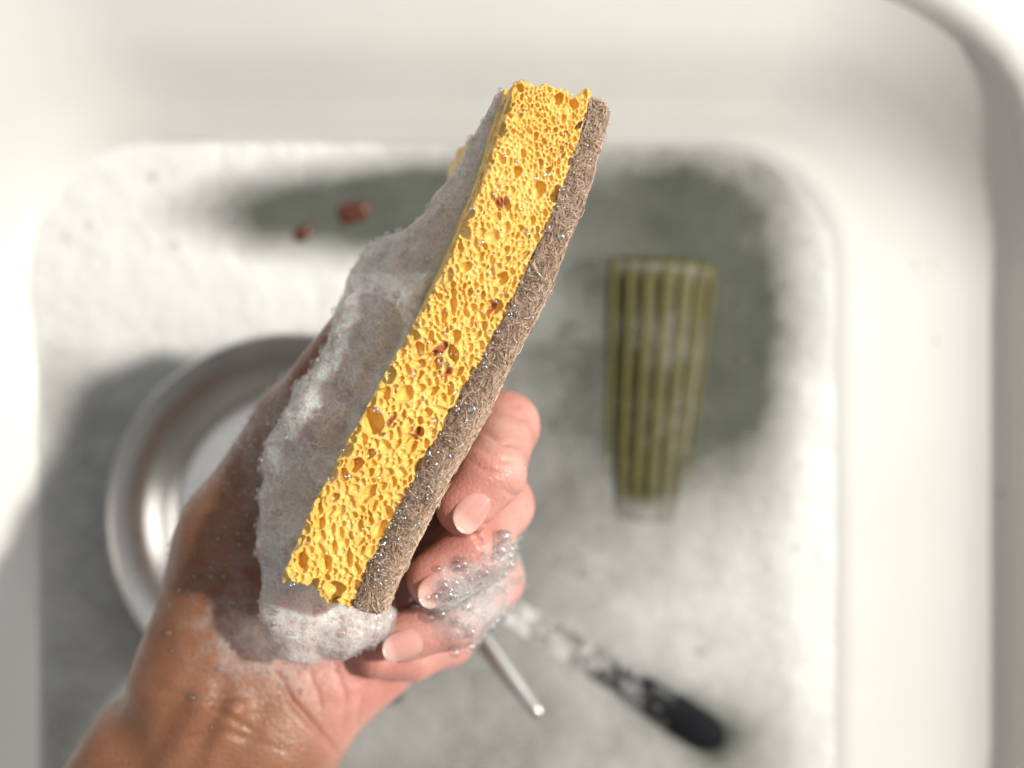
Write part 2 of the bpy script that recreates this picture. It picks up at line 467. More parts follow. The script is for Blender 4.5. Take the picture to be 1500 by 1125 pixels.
# lather lying over the sunk end of the black utensil
UA, UB = P(735, 880, -.0085), P(1060, 1090, .0035)
_ax = (UB - UA)[:2]; _L = np.linalg.norm(_ax); _q = ((GX - UA[0]) * _ax[0] + (GY - UA[1]) * _ax[1]) / _L ** 2
_o = (-(GX - UA[0]) * _ax[1] + (GY - UA[1]) * _ax[0]) / _L
_r = np.interp(_q, [0, .4, .8, 1.0], [.006, .0080, .0105, .0085])
_top = UA[2] + (UB[2] - UA[2]) * _q + .6 * np.sqrt(np.maximum(_r ** 2 - _o ** 2, 0))
_in = (_q > 0) & (_q < 1.03) & (np.abs(_o) < _r)
_hf = grid_noise(fx, fy, np.array([0.]), .0036, 77)[:, :, 0] + .7 * grid_noise(fx, fy, np.array([0.]), .0022, 78)[:, :, 0]
H = np.where(_in, np.maximum(H, _top + .0008), H)
COV = np.where(_in, np.clip(.74 - .98 * _q + .40 * _hf * (1.15 - _q), -.4, 1), COV)
nxg, nyg = GX.shape
ii = (np.arange(nxg - 1)[:, None] * nyg + np.arange(nyg - 1)[None])
Fq = np.stack([ii, ii + nyg, ii + nyg + 1, ii + 1], 2).reshape(-1, 4)
# keep inside the basin outline
def inside_basin(x, y, L=-.2440, R=.1630, T=.1232, B=-.275, rad=.062):
    qx = np.abs(x - (L + R) / 2) - ((R - L) / 2 - rad); qy = np.abs(y - (T + B) / 2) - ((T - B) / 2 - rad)
    return np.hypot(np.maximum(qx, 0), np.maximum(qy, 0)) + np.minimum(np.maximum(qx, qy), 0) - rad < 0
ok = inside_basin(GX, GY, -.2456, .1662, .1248).ravel()
Fq = Fq[ok[Fq].all(1)]
me = mesh_arrays('soap_foam', np.stack([GX, GY, H], 2).reshape(-1, 3), Fq)
float_attr(me, 'cover', COV.ravel())
sf = link('soap_foam', me, M_sfoam)
tag(sf, 'cloudy white soap foam floating on the dishwater', 'foam', kind='stuff')
# loose bubbles on the floating foam
n = 150
bx = RNG.uniform(-.235, .155, n); by = RNG.uniform(-.24, .118, n)
ki = np.clip(((bx - fx[0]) / .0011).astype(int), 0, nxg - 1); kj = np.clip(((by - fy[0]) / .0011).astype(int), 0, nyg - 1)
br = RNG.gamma(2.0, .00045, n) + .0005
cen = np.stack([bx, by, H[ki, kj] + br * .2], 1)
sb = link('soap_bubbles', many_spheres('soap_bubbles', cen, br, 1), M_bubble)
tag(sb, 'small loose soap bubbles scattered over the floating foam', 'bubbles', kind='stuff')

# ------------------------------------------------------------------ things in the sink
def steel_dish():
    c = P(428, 760, .028)
    root = bpy.data.objects.new('steel_dish', None); COL.objects.link(root); root.location = (c[0], c[1], .006)
    tag(root, 'round shallow stainless steel dish in the foam left of the hand', 'dish')
    base = [(0.0005, .0030), (.020, .0030), (.040, .0032), (.056, .0034), (.0600, .0038), (.0620, .0044)]
    side = [(.0621, .00445), (.0640, .0056), (.0662, .0082), (.0690, .0118), (.0722, .0150), (.0765, .0180), (.0815, .0203), (.0866, .0220)]
    roll = [(.0880 + .0014 * -math.cos(a), .0222 + .0014 * math.sin(a)) for a in np.linspace(-0.25 * math.pi, 1.55 * math.pi, 16)]
    under = [(.0860, .0205), (.0770, .0182), (.0725, .0155), (.0695, .0115), (.0672, .0075), (.065, .0045), (.062, .0030), (.056, .0020), (.0005, .0018)]
    link('dish_base', lathe('dish_base', base), M_steel, root)
    link('dish_side', lathe('dish_side', side), M_steel, root)
    link('rolled_edge', lathe('rolled_edge', roll), M_steel, root)
    link('dish_underside', lathe('dish_underside', under), M_steel, root)
steel_dish()

def taper_rod(name, pts, rad, mat, flat=1.0, seg=20, up=(0, 0, 1)):
    pts = [np.array(p) for p in pts]; rings = []
    for i, (p, r) in enumerate(zip(pts, rad)):
        t = pts[min(i + 1, len(pts) - 1)] - pts[max(i - 1, 0)]; t = t / np.linalg.norm(t)
        s = np.cross(t, up); s /= np.linalg.norm(s); u = np.cross(s, t)
        A = np.linspace(0, 2 * np.pi, seg, endpoint=False)
        rings.append(p + r * (np.cos(A)[:, None] * s + flat * np.sin(A)[:, None] * u))
    return link(name, loft(name, rings), mat)

def rod_pts(a, b, ts):
    return [a + (b - a) * t for t in ts]
# spoon leaning in the dish: tapered handle shows under the hand, its bowl rests in the dish behind it
ha, hb = P(560, 735, .045), P(791, 1050, .082)
ts = [0, .3, .6, .8, .9, .95, .975, .99, 1.0]
sp = taper_rod('spoon', rod_pts(ha, hb, ts), [.0050, .0056, .0052, .0043, .0034, .0029, .0030, .0026, .0009], M_steel, .75)
tag(sp, 'slim polished steel spoon handle tapering to a small rounded tip', 'spoon')
bm = bmesh.new(); bmesh.ops.create_uvsphere(bm, u_segments=24, v_segments=14, radius=1)
bmesh.ops.delete(bm, geom=[v for v in bm.verts if v.co.z > 0.05], context='VERTS')
me = bpy.data.meshes.new('spoon_bowl'); bm.to_mesh(me); bm.free()
for p_ in me.polygons: p_.use_smooth = True
sbowl = link('spoon_bowl', me, M_steel, sp)
ang = math.atan2(hb[1] - ha[1], hb[0] - ha[0])
sbowl.matrix_world = Matrix.Translation(Vector(ha) + Vector((-.018 * math.cos(ang), -.018 * math.sin(ang), .0))) @ Matrix.Rotation(ang, 4, 'Z') @ Matrix.Diagonal((.022, .014, .008, 1))

# black utensil half sunk in the foam
ba, bb = P(735, 880, -.0085), P(1060, 1090, .0035)
ts = [0, .2, .4, .55, .7, .82, .91, .96, .985, 1.0]
bk = taper_rod('black_utensil', rod_pts(ba, bb, ts), [.0050, .0058, .0070, .0078, .0088, .0094, .0092, .0078, .0052, .0015], M_black, .6)
tag(bk, 'black plastic utensil handle half sunk in foam at lower right', 'utensil')

# ribbed tumbler lying on its side in the water
def ribbed_tumbler():
    a = P(972, 385, 0); b = P(944, 772, 0)
    a[2] = TUM_A; b[2] = TUM_B
    Ra, Rb = .0500, .0370
    ax = b - a; Ln = np.linalg.norm(ax); t = ax / Ln
    s = np.cross(t, (0, 0, 1)); s /= np.linalg.norm(s); u = np.cross(s, t)
    root = bpy.data.objects.new('ribbed_tumbler', None); COL.objects.link(root)
    tag(root, 'olive green ribbed tumbler lying in murky water on the right', 'tumbler')
    A = np.linspace(0, 2 * np.pi, 48, endpoint=False)
    ring = lambda q, r: (a + ax * q) + r * (np.cos(A)[:, None] * s + np.sin(A)[:, None] * u)
    rr = [ring(0.02, Ra * .88), ring(0, Ra * .90), ring(0.004, Ra * .95)] + [ring(q, Ra + (Rb - Ra) * q) for q in np.linspace(.02, .96, 10)] + [ring(.985, Rb * .95), ring(1.0, Rb * .8)]
    link('cup_wall', loft('cup_wall', rr), M_olive, root)
    nr = 34
    for k in range(nr):
        th = 2 * np.pi * (k + .5) / nr
        rings = []
        for q in np.linspace(.015, .965, 12):
            R = Ra + (Rb - Ra) * q
            hw = R * np.pi / nr * .62; e = 1.0 if .03 < q < .95 else .5
            loc = []
            for B in np.linspace(0, 2 * np.pi, 8, endpoint=False):
                rr_ = R - .0003 + .0028 * e * max(0, math.sin(B)) - .0004 * max(0, -math.sin(B)); dth = hw * e * math.cos(B) / R
                loc.append((a + ax * q) + rr_ * (math.cos(th + dth) * s + math.sin(th + dth) * u))
            rings.append(loc)
        link('rib', loft('rib', rings), M_olive, root)
ribbed_tumbler()

# sunken plate with tomato scraps on it
pc = P(485, 318, -.016)
pl = link('plate', lathe('plate', [(.0005, 0), (.03, 0), (.045, .0008), (.052, .004), (.066, .0085), (.0695, .0100), (.0700, .0094), (.0665, .0070), (.053, .002), (.045, -.002), (.0005, -.002)]), M_slate)
pl.location = pc; pl.rotation_euler = (math.radians(4), 0, 0)
tag(pl, 'dull grey green plate sunk under thin foam at upper left', 'plate')
def scrap(px, py, sx, sy, sz, rot, seed, label):
    V, F = ICO[3]; V = V.copy(); r = np.random.default_rng(seed)
    k = r.normal(size=(5, 3)) * 1.6
    V = V * (1 + .16 * np.sin(V @ k.T).sum(1) / 2)[:, None]
    V = V * np.array([sx, sy, sz])
    V[:, 2] -= 6 * V[:, 0] ** 2
    o = link('tomato_scrap', mesh_arrays('tomato_scrap', V, F), M_tomato)
    o.location = P(px, py, -.0012); o.rotation_euler = (0, 0, rot)
    tag(o, label, 'food scrap', 'tomato scraps on the sunken plate')
scrap(523, 309, .0100, .0062, .004, .2, 3, 'larger reddish brown tomato scrap nearer the sponge')
scrap(443, 343, .0072, .0045, .0035, .75, 4, 'smaller reddish brown tomato scrap farther from the sponge')

# crumbs stuck on the lit right wall
def wall_point(px, py):
    z = .02
    for _ in range(30):
        x = P(px, py, z)[0]
        z = float(np.interp(x, [l[2] for l in LEV[5:]], [l[0] for l in LEV[5:]]))
    return P(px, py, z)
for k, (px, py, r, lab) in enumerate([(1370, 384, .0012, 'largest dark crumb stuck high on the lit sink wall'),
                                      (1340, 388, .0009, 'small crumb just left of the largest one on the sink wall'),
                                      (1418, 392, .0007, 'small crumb right of the largest one on the sink wall'),
                                      (1372, 500, .0007, 'lone crumb lower on the lit sink wall'),
                                      (1465, 722, .0008, 'crumb beside the rim on the lit sink wall')]):
    V, F = ICO[2]; V = V * (1 + .2 * np.sin(V * 7 + k).sum(1))[:, None] * r * np.array([1.3, 1, .6])
    o = link('crumb', mesh_arrays('crumb', V, F), M_crumb); o.location = wall_point(px, py)
    tag(o, lab, 'crumb', 'crumbs stuck on the right sink wall')

# ------------------------------------------------------------------ sponge
ZF = .240
SP_L, SP_W, SP_D, PAD_T = .1190, .0158, .066, .0067
spx = np.array([(812, 122), (793, 190), (767, 268), (730, 355), (687, 440), (646, 515), (605, 588), (571, 650), (540, 710), (513, 760), (489, 808), (460, 873)], float)
spw = np.array([P(x, y, ZF)[:2] for x, y in spx])
sl = np.concatenate([[0], np.cumsum(np.linalg.norm(np.diff(spw, axis=0), axis=1))])
cxp = np.polyfit(sl, spw[:, 0], 3); cyp = np.polyfit(sl, spw[:, 1], 3)
SP_L = float(sl[-1])
def sponge_map(U, V, W):
    """local (along, across to the right, into the depth) -> world"""
    cx = np.polyval(cxp, U); cy = np.polyval(cyp, U)
    tx = np.polyval(np.polyder(cxp), U); ty = np.polyval(np.polyder(cyp), U); n = np.hypot(tx, ty); tx /= n; ty /= n
    q = np.clip(U / SP_L, 0, 1)
    lean = .25 * (1 - q) ** 1.2 + .06                 # the far edge leans to the left, most at the top
    wn = np.sqrt(1 + lean ** 2)
    wx, wz = -lean / wn, -1 / wn
    nx, ny = -ty, tx                                    # right-hand side of the spine in the picture
    nz = np.zeros_like(nx) - .10
    nn = np.sqrt(nx ** 2 + ny ** 2 + nz ** 2)
    return np.stack([cx + V * nx / nn + W * wx, cy + V * ny / nn - W * .02, ZF + V * nz / nn + W * wz + .0006 * np.sin(U * 90)], -1)

def build_sponge():
    h = .000165
    us = np.arange(-.0016, SP_L + .0016, h)
    vs = np.arange(-SP_W / 2 - .0012, SP_W / 2 + .0009, h)
    ws = [-.0010]
    while ws[-1] < SP_D + .002: ws.append(ws[-1] + (h if ws[-1] < .0045 else min(.0012, h + (ws[-1] - .0045) * .12)))
    ws = np.array(ws)
    U, V, W = [a.astype(np.float32) for a in np.meshgrid(us, vs, ws, indexing='ij', sparse=True)]
    n1 = grid_noise(us, vs, ws, .006, 1); n2 = grid_noise(us, vs, ws, .0018, 2); n3 = grid_noise(us, vs, ws, .0006, 3)
    # rounded box whose faces wander a little; the ends are torn
    end = np.clip(1 - np.minimum(U + .0, SP_L - U) / .006, 0, 1)
    rag = .0009 * n2 * end + .00035 * n3
    du = np.abs(U - SP_L / 2) - SP_L / 2 + .0009 * n1 + rag
    dv = np.abs(V) - SP_W / 2 + .00030 * n1 + .00018 * n2 + .00010 * n3
    dw = np.abs(W - SP_D / 2) - SP_D / 2 + .00007 * n2 + .00025 * n1 + .00003 * n3
    r = .0007
    qx, qy, qz = du + r, dv + r, dw + r
    f = np.sqrt(np.maximum(qx, 0) ** 2 + np.maximum(qy, 0) ** 2 + np.maximum(qz, 0) ** 2) + np.minimum(np.maximum(np.maximum(qx, qy), qz), 0) - r
    f = f.astype(np.float32)
    del qx, qy, qz, du, dv, dw
    # domain warp for irregular pores
    wu = .00042 * grid_noise(us, vs, ws, .0016, 7) + .00018 * grid_noise(us, vs, ws, .0007, 17)
    wv = .00042 * grid_noise(us, vs, ws, .0016, 8) + .00018 * grid_noise(us, vs, ws, .0007, 18)
    rng = np.random.default_rng(21)
    pores = []
    C = np.zeros((6000, 3)); cnt = 0
    def throw(n, r0, r1, tries, gap, elong):
        nonlocal cnt
        for r_ in np.sort(rng.uniform(r0, r1, n))[::-1]:
            for _ in range(tries):
                u = rng.uniform(-.0008, SP_L + .0008); v = rng.uniform(-SP_W / 2 - .0004, SP_W / 2 + .0002)
                q = u / SP_L
                rr = r_ * (0.66 if q < .28 else (1.08 if q > .5 else .85))
                D = np.hypot((C[:cnt, 0] - u) * .85, C[:cnt, 1] - v) - (C[:cnt, 2] + rr) * gap
                if cnt == 0 or D.min() > 0:
                    C[cnt] = (u, v, rr); cnt += 1
                    el = rng.uniform(1.0, elong)
                    pores.append((u, v, rng.uniform(-.1, .55) * rr, rr * math.sqrt(el), rr / math.sqrt(el), rr * rng.uniform(1.0, 1.7), rng.normal(0.1, .45)))
                    break
    throw(9, .0017, .0025, 80, .95, 1.7)
    throw(50, .00105, .0017, 80, .92, 2.0)
    throw(300, .00062, .00105, 60, .95, 2.0)
    throw(900, .00038, .00062, 60, .96, 2.0)
    throw(1700, .00024, .00037, 30, 1.0, 1.6)
    # pits in the long left face and the two ends, seen at the edges
    for _ in range(260):
        rr = rng.uniform(.0005, .0014)
        pores.append((rng.uniform(0, SP_L), -SP_W / 2 + rng.uniform(-.3, .3) * rr, rng.uniform(0, .012), rr * 1.2, rr, rr, 0))
    for e in (0, SP_L):
        for _ in range(70):
            rr = rng.uniform(.0005, .0013)
            pores.append((e + rng.uniform(-.5, .2) * rr * (1 if e == 0 else -1), rng.uniform(-SP_W / 2, SP_W / 2), rng.uniform(-.0005, .008), rr * 1.3, rr, rr * 1.3, 0))
    k = np.float32(.00005)
    for (u, v, w, a, b, c, th) in pores:
        m = max(a, b) + .0008
        i0, i1 = np.searchsorted(us, (u - m, u + m)); j0, j1 = np.searchsorted(vs, (v - m, v + m)); k0, k1 = np.searchsorted(ws, (w - c - .0004, w + c + .0004))
        if i1 <= i0 or j1 <= j0 or k1 <= k0: continue
        sl_ = (slice(i0, i1), slice(j0, j1), slice(k0, k1))
        x = U[i0:i1] - u + wu[sl_]; y = V[:, j0:j1] - v + wv[sl_]; z = W[:, :, k0:k1] - w
        ca, sa = math.cos(th), math.sin(th)
        e = np.sqrt(((x * ca + y * sa) / a) ** 2 + ((-x * sa + y * ca) / b) ** 2 + (z / c) ** 2)
        cut = -(e - 1) * min(a, b, c)
        f[sl_] = -smin(-f[sl_], -cut, k)
    f[0], f[-1], f[:, 0], f[:, -1], f[:, :, 0], f[:, :, -1] = (1e-3,) * 6
    Vv, Fq = surface_nets(f, us, vs, ws)
    Wd = sponge_map(Vv[:, 0], Vv[:, 1], Vv[:, 2])
    me = mesh_arrays('sponge', Wd, Fq[:, ::-1])
    px = Wd[:, 0] * FPX / (CAM_H - Wd[:, 2]) + 750; py = 562.5 - Wd[:, 1] * FPX / (CAM_H - Wd[:, 2])
    sp_ = np.zeros(len(Wd))
    for cx_, cy_, a_, b_, th_ in ((645, 511, 15, 6, -.6), (657, 545, 9, 5, -.8), (572, 617, 8, 4, -1.0), (720, 452, 13, 4, -.9), (611, 634, 9, 4, -1.1), (732, 296, 7, 8, 0)):
        x_ = (px - cx_) * math.cos(th_) + (py - cy_) * math.sin(th_); y_ = -(px - cx_) * math.sin(th_) + (py - cy_) * math.cos(th_)
        sp_ = np.maximum(sp_, np.clip(1.6 - (x_ / a_) ** 2 - (y_ / b_) ** 2, 0, 1) * .9 * (Vv[:, 2] < .004))
    float_attr(me, 'speck', sp_)
    o = link('sponge', me, M_sponge)
    tag(o, 'yellow cellulose sponge with brown scouring pad held up in the hand', 'sponge')
    return o
sponge = build_sponge()

def build_pad(parent):
    h = .00035
    us = np.arange(-.002, SP_L + .002, h); vs = np.arange(SP_W / 2 - .001, SP_W / 2 + PAD_T + .0015, h)
    ws = np.concatenate([np.arange(-.001, .006, h), np.arange(.006, SP_D + .002, .0009)])
    U, V, W = [a.astype(np.float32) for a in np.meshgrid(us, vs, ws, indexing='ij', sparse=True)]
    n1 = grid_noise(us, vs, ws, .007, 31); n2 = grid_noise(us, vs, ws, .0022, 32); n3 = grid_noise(us, vs, ws, .0009, 33)
    vc = SP_W / 2 + PAD_T / 2
    q = U / SP_L
    grow = .0016 * np.clip(q * 1.6, 0, 1)
    du = np.abs(U - SP_L / 2) - SP_L / 2 + .0006 + .0006 * n1 + .0004 * n2
    dv = np.where(V > vc, V - vc - PAD_T / 2 + .0016 - grow, vc - V - PAD_T / 2) + .0005 * n1 + .0002 * n2 + .00012 * n3
    dw = np.abs(W - SP_D / 2 - .0004) - SP_D / 2 + .0004 * n2 + .0003 * n3
    r = np.where(V > vc, .0024, .0006)
    qx, qy, qz = du + r, dv + r, dw + r
    f = np.sqrt(np.maximum(qx, 0) ** 2 + np.maximum(qy, 0) ** 2 + np.maximum(qz, 0) ** 2) + np.minimum(np.maximum(np.maximum(qx, qy), qz), 0) - r
    f = f + .00022 * n3
    f[0], f[-1], f[:, 0], f[:, -1], f[:, :, 0], f[:, :, -1] = (1e-3,) * 6
    Vv, Fq = surface_nets(f, us, vs, ws)
    pad = link('scouring_pad', mesh_arrays('scouring_pad', sponge_map(Vv[:, 0], Vv[:, 1], Vv[:, 2]), Fq[:, ::-1]), M_pad, parent)
    # fibres: rooted on random pad-surface points, mostly lying on the surface, curling
    rng = np.random.default_rng(41)
    tri = Vv[Fq]; cen = tri.mean(1); nrm = np.cross(tri[:, 2] - tri[:, 0], tri[:, 3] - tri[:, 1]); ar = np.linalg.norm(nrm, axis=1)
    nrm = -nrm / np.maximum(ar, 1e-12)[:, None]
    flip = ((cen - np.array([SP_L / 2, vc, SP_D / 2])) * nrm / np.array([SP_L, PAD_T, SP_D])).sum(1) < 0
    wgt = ar * ((cen[:, 2] < .018) & (cen[:, 1] > SP_W / 2 + .0002)) * np.where(cen[:, 2] < .004, 2.4, 1)
    N = 26000
    pick = rng.choice(len(cen), N, p=wgt / wgt.sum())
    p0 = cen[pick] + rng.normal(0, .00015, (N, 3)); nr = nrm[pick]
    K = 6; seglen = rng.uniform(.00028, .00078, N)
    d = rng.normal(size=(N, 3)); d -= (d * nr).sum(1)[:, None] * nr; d /= np.linalg.norm(d, axis=1)[:, None]
    d += nr * rng.normal(.0, .07, N)[:, None]
    curl = rng.normal(0, .6, (N, 3))
    pts = [p0 - nr * .00012]
    for i in range(K):
        d = d + curl * .8 - nr * .12; d /= np.linalg.norm(d, axis=1)[:, None]
        pts.append(pts[-1] + d * seglen[:, None])
    pts = np.stack(pts, 1)
    def sd(p):
        g = .0016 * np.clip(p[..., 0] / SP_L * 1.6, 0, 1)
        v = p[..., 1]
        a = np.abs(p[..., 0] - SP_L / 2) - SP_L / 2 + .0006
        b = np.where(v > vc, v - vc - PAD_T / 2 + .0016 - g, vc - v - PAD_T / 2)
        c = np.abs(p[..., 2] - SP_D / 2 - .0004) - SP_D / 2
        rr = np.where(v > vc, .0024, .0006)
        q3 = np.stack([a, b, c], -1) + rr[..., None]
        return np.linalg.norm(np.maximum(q3, 0), axis=-1) + np.minimum(q3.max(-1), 0) - rr
    lim = np.where(rng.random(N) < .08, .00050, .00018)[:, None]
    s0 = sd(p0)[:, None]
    for _ in range(2):
        e_ = 2e-5; base_ = sd(pts)
        gr = np.stack([(sd(pts + np.eye(3)[k_] * e_) - base_) / e_ for k_ in range(3)], -1)
        off = base_ - s0
        pts = pts - gr * (off - np.clip(off, -.0003, lim))[..., None]
    good = np.linalg.norm(np.diff(pts, axis=1), axis=2).max(1) < seglen * 2 + .0001
    pts, p0, seglen = pts[good], p0[good], seglen[good]; N = len(pts)
    pts = sponge_map(pts[..., 0], pts[..., 1], pts[..., 2])
    rad = rng.uniform(.000045, .00010, N)
    t = pts[:, -1] - pts[:, 0]; s = np.cross(t, rng.normal(size=(N, 3))); s /= np.linalg.norm(s, axis=1)[:, None]
    u2 = np.cross(t, s); u2 /= np.linalg.norm(u2, axis=1)[:, None]
    Vt = np.stack([pts + (rad[:, None] * (math.cos(a) * s + math.sin(a) * u2))[:, None, :] for a in (0, 2.094, 4.189)], 2)   # N,K+1,3,3
    base = (np.arange(N) * (K + 1) * 3)[:, None, None]
    i = np.arange(K)[None, :, None] * 3; j = np.arange(3)[None, None, :]; j2 = (j + 1) % 3
    F = np.stack([base + i + j, base + i + j2, base + i + 3 + j2, base + i + 3 + j], 3).reshape(-1, 4)
    me = mesh_arrays('pad_fibres', Vt.reshape(-1, 3), F)
    qq = p0[:, 0] / SP_L; lit_side = np.clip((p0[:, 1] - SP_W / 2) / PAD_T, 0, 1.3)  # sunlit outer side painted paler, shaded front painted darker
    wet = np.clip(qq * 2.2 - .4, 0, 1)  # grows to the lower end; scales the painted light and shade
    tone = np.clip(rng.normal(.50, .22, N) + wet * (lit_side - .62) * .75, 0, 1)
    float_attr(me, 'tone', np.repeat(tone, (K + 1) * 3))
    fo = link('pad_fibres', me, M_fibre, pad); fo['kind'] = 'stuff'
    # drops of water caught on the pad edge and in the pores
    nd = 600
    u = SP_L * np.concatenate([rng.beta(2.2, 1.3, 300), rng.beta(1.6, 1.6, nd - 300)])
    v = np.concatenate([SP_W / 2 + np.abs(rng.normal(.0016, .0016, 300)), rng.uniform(-SP_W / 2, SP_W / 2, nd - 300)])
    w = np.concatenate([rng.uniform(-.0005, .0002, 300), rng.uniform(-.0002, .0006, nd - 300)])
    c = sponge_map(u, v, w)
    r_ = np.minimum(rng.gamma(2.5, .00008, nd) + .00014, .00055)
    sq = rng.uniform(.45, 1.9, (nd, 3))
    do = link('water_drops', many_spheres('water_drops', c, r_, 2, sq), M_drop, parent); do['kind'] = 'stuff'
build_pad(sponge)

# ------------------------------------------------------------------ hand
FING = {
    'index':  [((585, 650, .150), .0108), ((740, 624, .188), .0090), ((720, 692, .211), .0080), ((681, 742, .2135), .0070)],
    'middle': [((560, 760, .146), .0110), ((733, 740, .186), .0089), ((694, 803, .207), .0079), ((637, 848, .2100), .0069)],
    'ring':   [((540, 850, .144), .0104), ((722, 848, .179), .0085), ((664, 904, .198), .0076), ((592, 932, .201), .0066)],
    'little': [((525, 930, .147), .0092), ((655, 935, .170), .0078), ((605, 958, .184), .0068), ((556, 962, .188), .0058)]}
def build_hand():
    h = .00072
    xs = np.arange(-.205, .020, h); ys = np.arange(-.215, .032, h); zs = np.arange(.112, .2255, h)
    X, Y, Z = [a.astype(np.float32) for a in np.meshgrid(xs, ys, zs, indexing='ij', sparse=True)]
    C = lambda a, b, ra, rb: cone(X, Y, Z, P(*a), P(*b), ra, rb).astype(np.float32)
    # forearm and wrist: parallel tapered bars, flat-oval in section
    palm = C((215, 1110, .175), (-20, 1520, .170), .0185, .023)
    palm = smin(palm, C((395, 1098, .178), (190, 1500, .172), .0185, .023), .012)
    palm = smin(palm, C((305, 1110, .180), (90, 1500, .174), .0185, .022), .010)
    # heel of the palm, ball of the thumb, body of the palm
    palm = smin(palm, C((405, 1055, .176), (560, 935, .166), .0180, .0160), .010)
    palm = smin(palm, C((300, 985, .176), (362, 800, .178), .0190, .0175), .010)
    palm = smin(palm, C((330, 990, .172), (560, 780, .152), .0190, .0150), .012)
    palm = smin(palm, C((400, 980, .172), (545, 860, .152), .0180, .0140), .012)
    palm = smin(palm, C((360, 820, .172), (580, 665, .152), .0165, .0130), .012)
    # thumb
    palm = smin(palm, C((352, 775, .181), (438, 622, .190), .0150, .0115), .008)
    palm = smin(palm, C((438, 622, .190), (540, 480, .197), .0112, .0092), .003)
    # tendons at the inner wrist
    for (a, b, r) in (((300, 1030, .1955), (170, 1300, .1935), .0018), ((345, 1040, .1965), (235, 1300, .1945), .0016)):
        palm = smin(palm, C(a, b, r, r), .006)
    fing = None
    for nm, ch in FING.items():
        d = None
        for (a, ra), (b, rb) in zip(ch[:-1], ch[1:]):
            c = C(a, b, ra, rb); d = c if d is None else smin(d, c, .0025)
        # soft pad of the finger tip, bony knuckle
        fing = d if fing is None else smin(fing, d, .0009)
    f = smin(palm, fing, .006)
    f = f + .00025 * grid_noise(xs, ys, zs, .012, 51) + .00010 * grid_noise(xs, ys, zs, .004, 52)
    f[0], f[-1], f[:, 0], f[:, -1], f[:, :, 0], f[:, :, -1] = (1e-2,) * 6
    V, F = surface_nets(f, xs, ys, zs)
    me = mesh_arrays('hand', V, F)
    px = V[:, 0] * FPX / (CAM_H - V[:, 2]) + 750; py = 562.5 - V[:, 1] * FPX / (CAM_H - V[:, 2])
    nv = np.zeros(len(V) * 3, dtype=np.float32); me.vertices.foreach_get('normal', nv); nv = nv.reshape(-1, 3)
    dep = np.zeros(len(V))
    def crease(pts, width, depth):
        g = np.full(len(V), 1e9); taper = np.ones(len(V)); n = len(pts) - 1
        for q, (a, b) in enumerate(zip(pts[:-1], pts[1:])):
            a = np.array(a, float); b = np.array(b, float); ab = b - a
            t = np.clip(((px - a[0]) * ab[0] + (py - a[1]) * ab[1]) / (ab @ ab), 0, 1)
            d = np.hypot(px - a[0] - t * ab[0], py - a[1] - t * ab[1]); m = d < g
            g[m] = d[m]; taper[m] = np.sin(np.pi * np.clip((q + t[m]) / n, .04, .96)) ** .5
        dep[:] = np.maximum(dep, depth * taper * np.exp(-(g / width) ** 2))
    for pts, w_, d_ in (([(405, 985), (427, 1027), (462, 1067), (502, 1112)], 5, .0011), ([(310, 1038), (345, 1056), (378, 1075)], 5, .0006),
                        ([(488, 972), (507, 1022), (500, 1066)], 4, .0006), ([(548, 985), (530, 1020), (522, 1062)], 4, .0005), ([(450, 980), (468, 1022), (470, 1050)], 3.5, .0004),
                        ([(515, 1000), (560, 992), (600, 970)], 4, .0004), ([(260, 1085), (330, 1072), (420, 1100)], 5, .0004), ([(230, 1010), (300, 1025), (370, 1020)], 5, .0003),
                        ([(708, 632), (735, 648), (762, 652)], 4, .0007), ([(700, 655), (728, 672), (752, 676)], 4, .0006), ([(690, 676), (712, 690), (738, 694)], 3.5, .0005),
                        ([(740, 600), (760, 612), (778, 612)], 4, .0004), ([(735, 588), (752, 594), (768, 592)], 4, .0004),
                        ([(682, 770), (700, 788), (712, 806)], 4, .0006), ([(700, 760), (718, 772), (730, 790)], 4, .0005), ([(735, 715), (752, 726), (770, 728)], 4, .0004)):
        crease(pts, w_, d_)
    V = V - nv * (dep * (nv[:, 2] > -.1))[:, None]
    me.vertices.foreach_set('co', V.astype(np.float32).ravel()); me.update()
    sm = lambda e0, e1, x: (lambda t: t * t * (3 - 2 * t))(np.clip((x - e0) / (e1 - e0), 0, 1))
    flush = sm(-70, 70, px - np.where(py > 900, 415 + .40 * (py - 900), 415 + .35 * (900 - py)))  # pink palm and fingers; thumb side stays brown, its shade painted in
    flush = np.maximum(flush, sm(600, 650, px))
    red = .55 * np.exp(-((px - 560) / 90) ** 2 - ((py - 1000) / 70) ** 2)
    for nm in FING:
        for i, amp, s in ((1, .60, .011), (2, .40, .008), (3, .85, .010)):
            c = P(*FING[nm][i][0]); red = np.maximum(red, amp * np.exp(-((V - c) ** 2).sum(1) / s ** 2))
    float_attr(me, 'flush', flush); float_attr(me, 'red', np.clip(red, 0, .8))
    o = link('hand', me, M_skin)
    tag(o, 'wet left hand and wrist gripping the sponge from below', 'hand')
    nv = np.zeros(len(V) * 3, dtype=np.float32)
    me.vertices.foreach_get('normal', nv)
    return o, V, F, nv.reshape(-1, 3), px, py
hand, HV, HF, HN, HPX, HPY = build_hand()

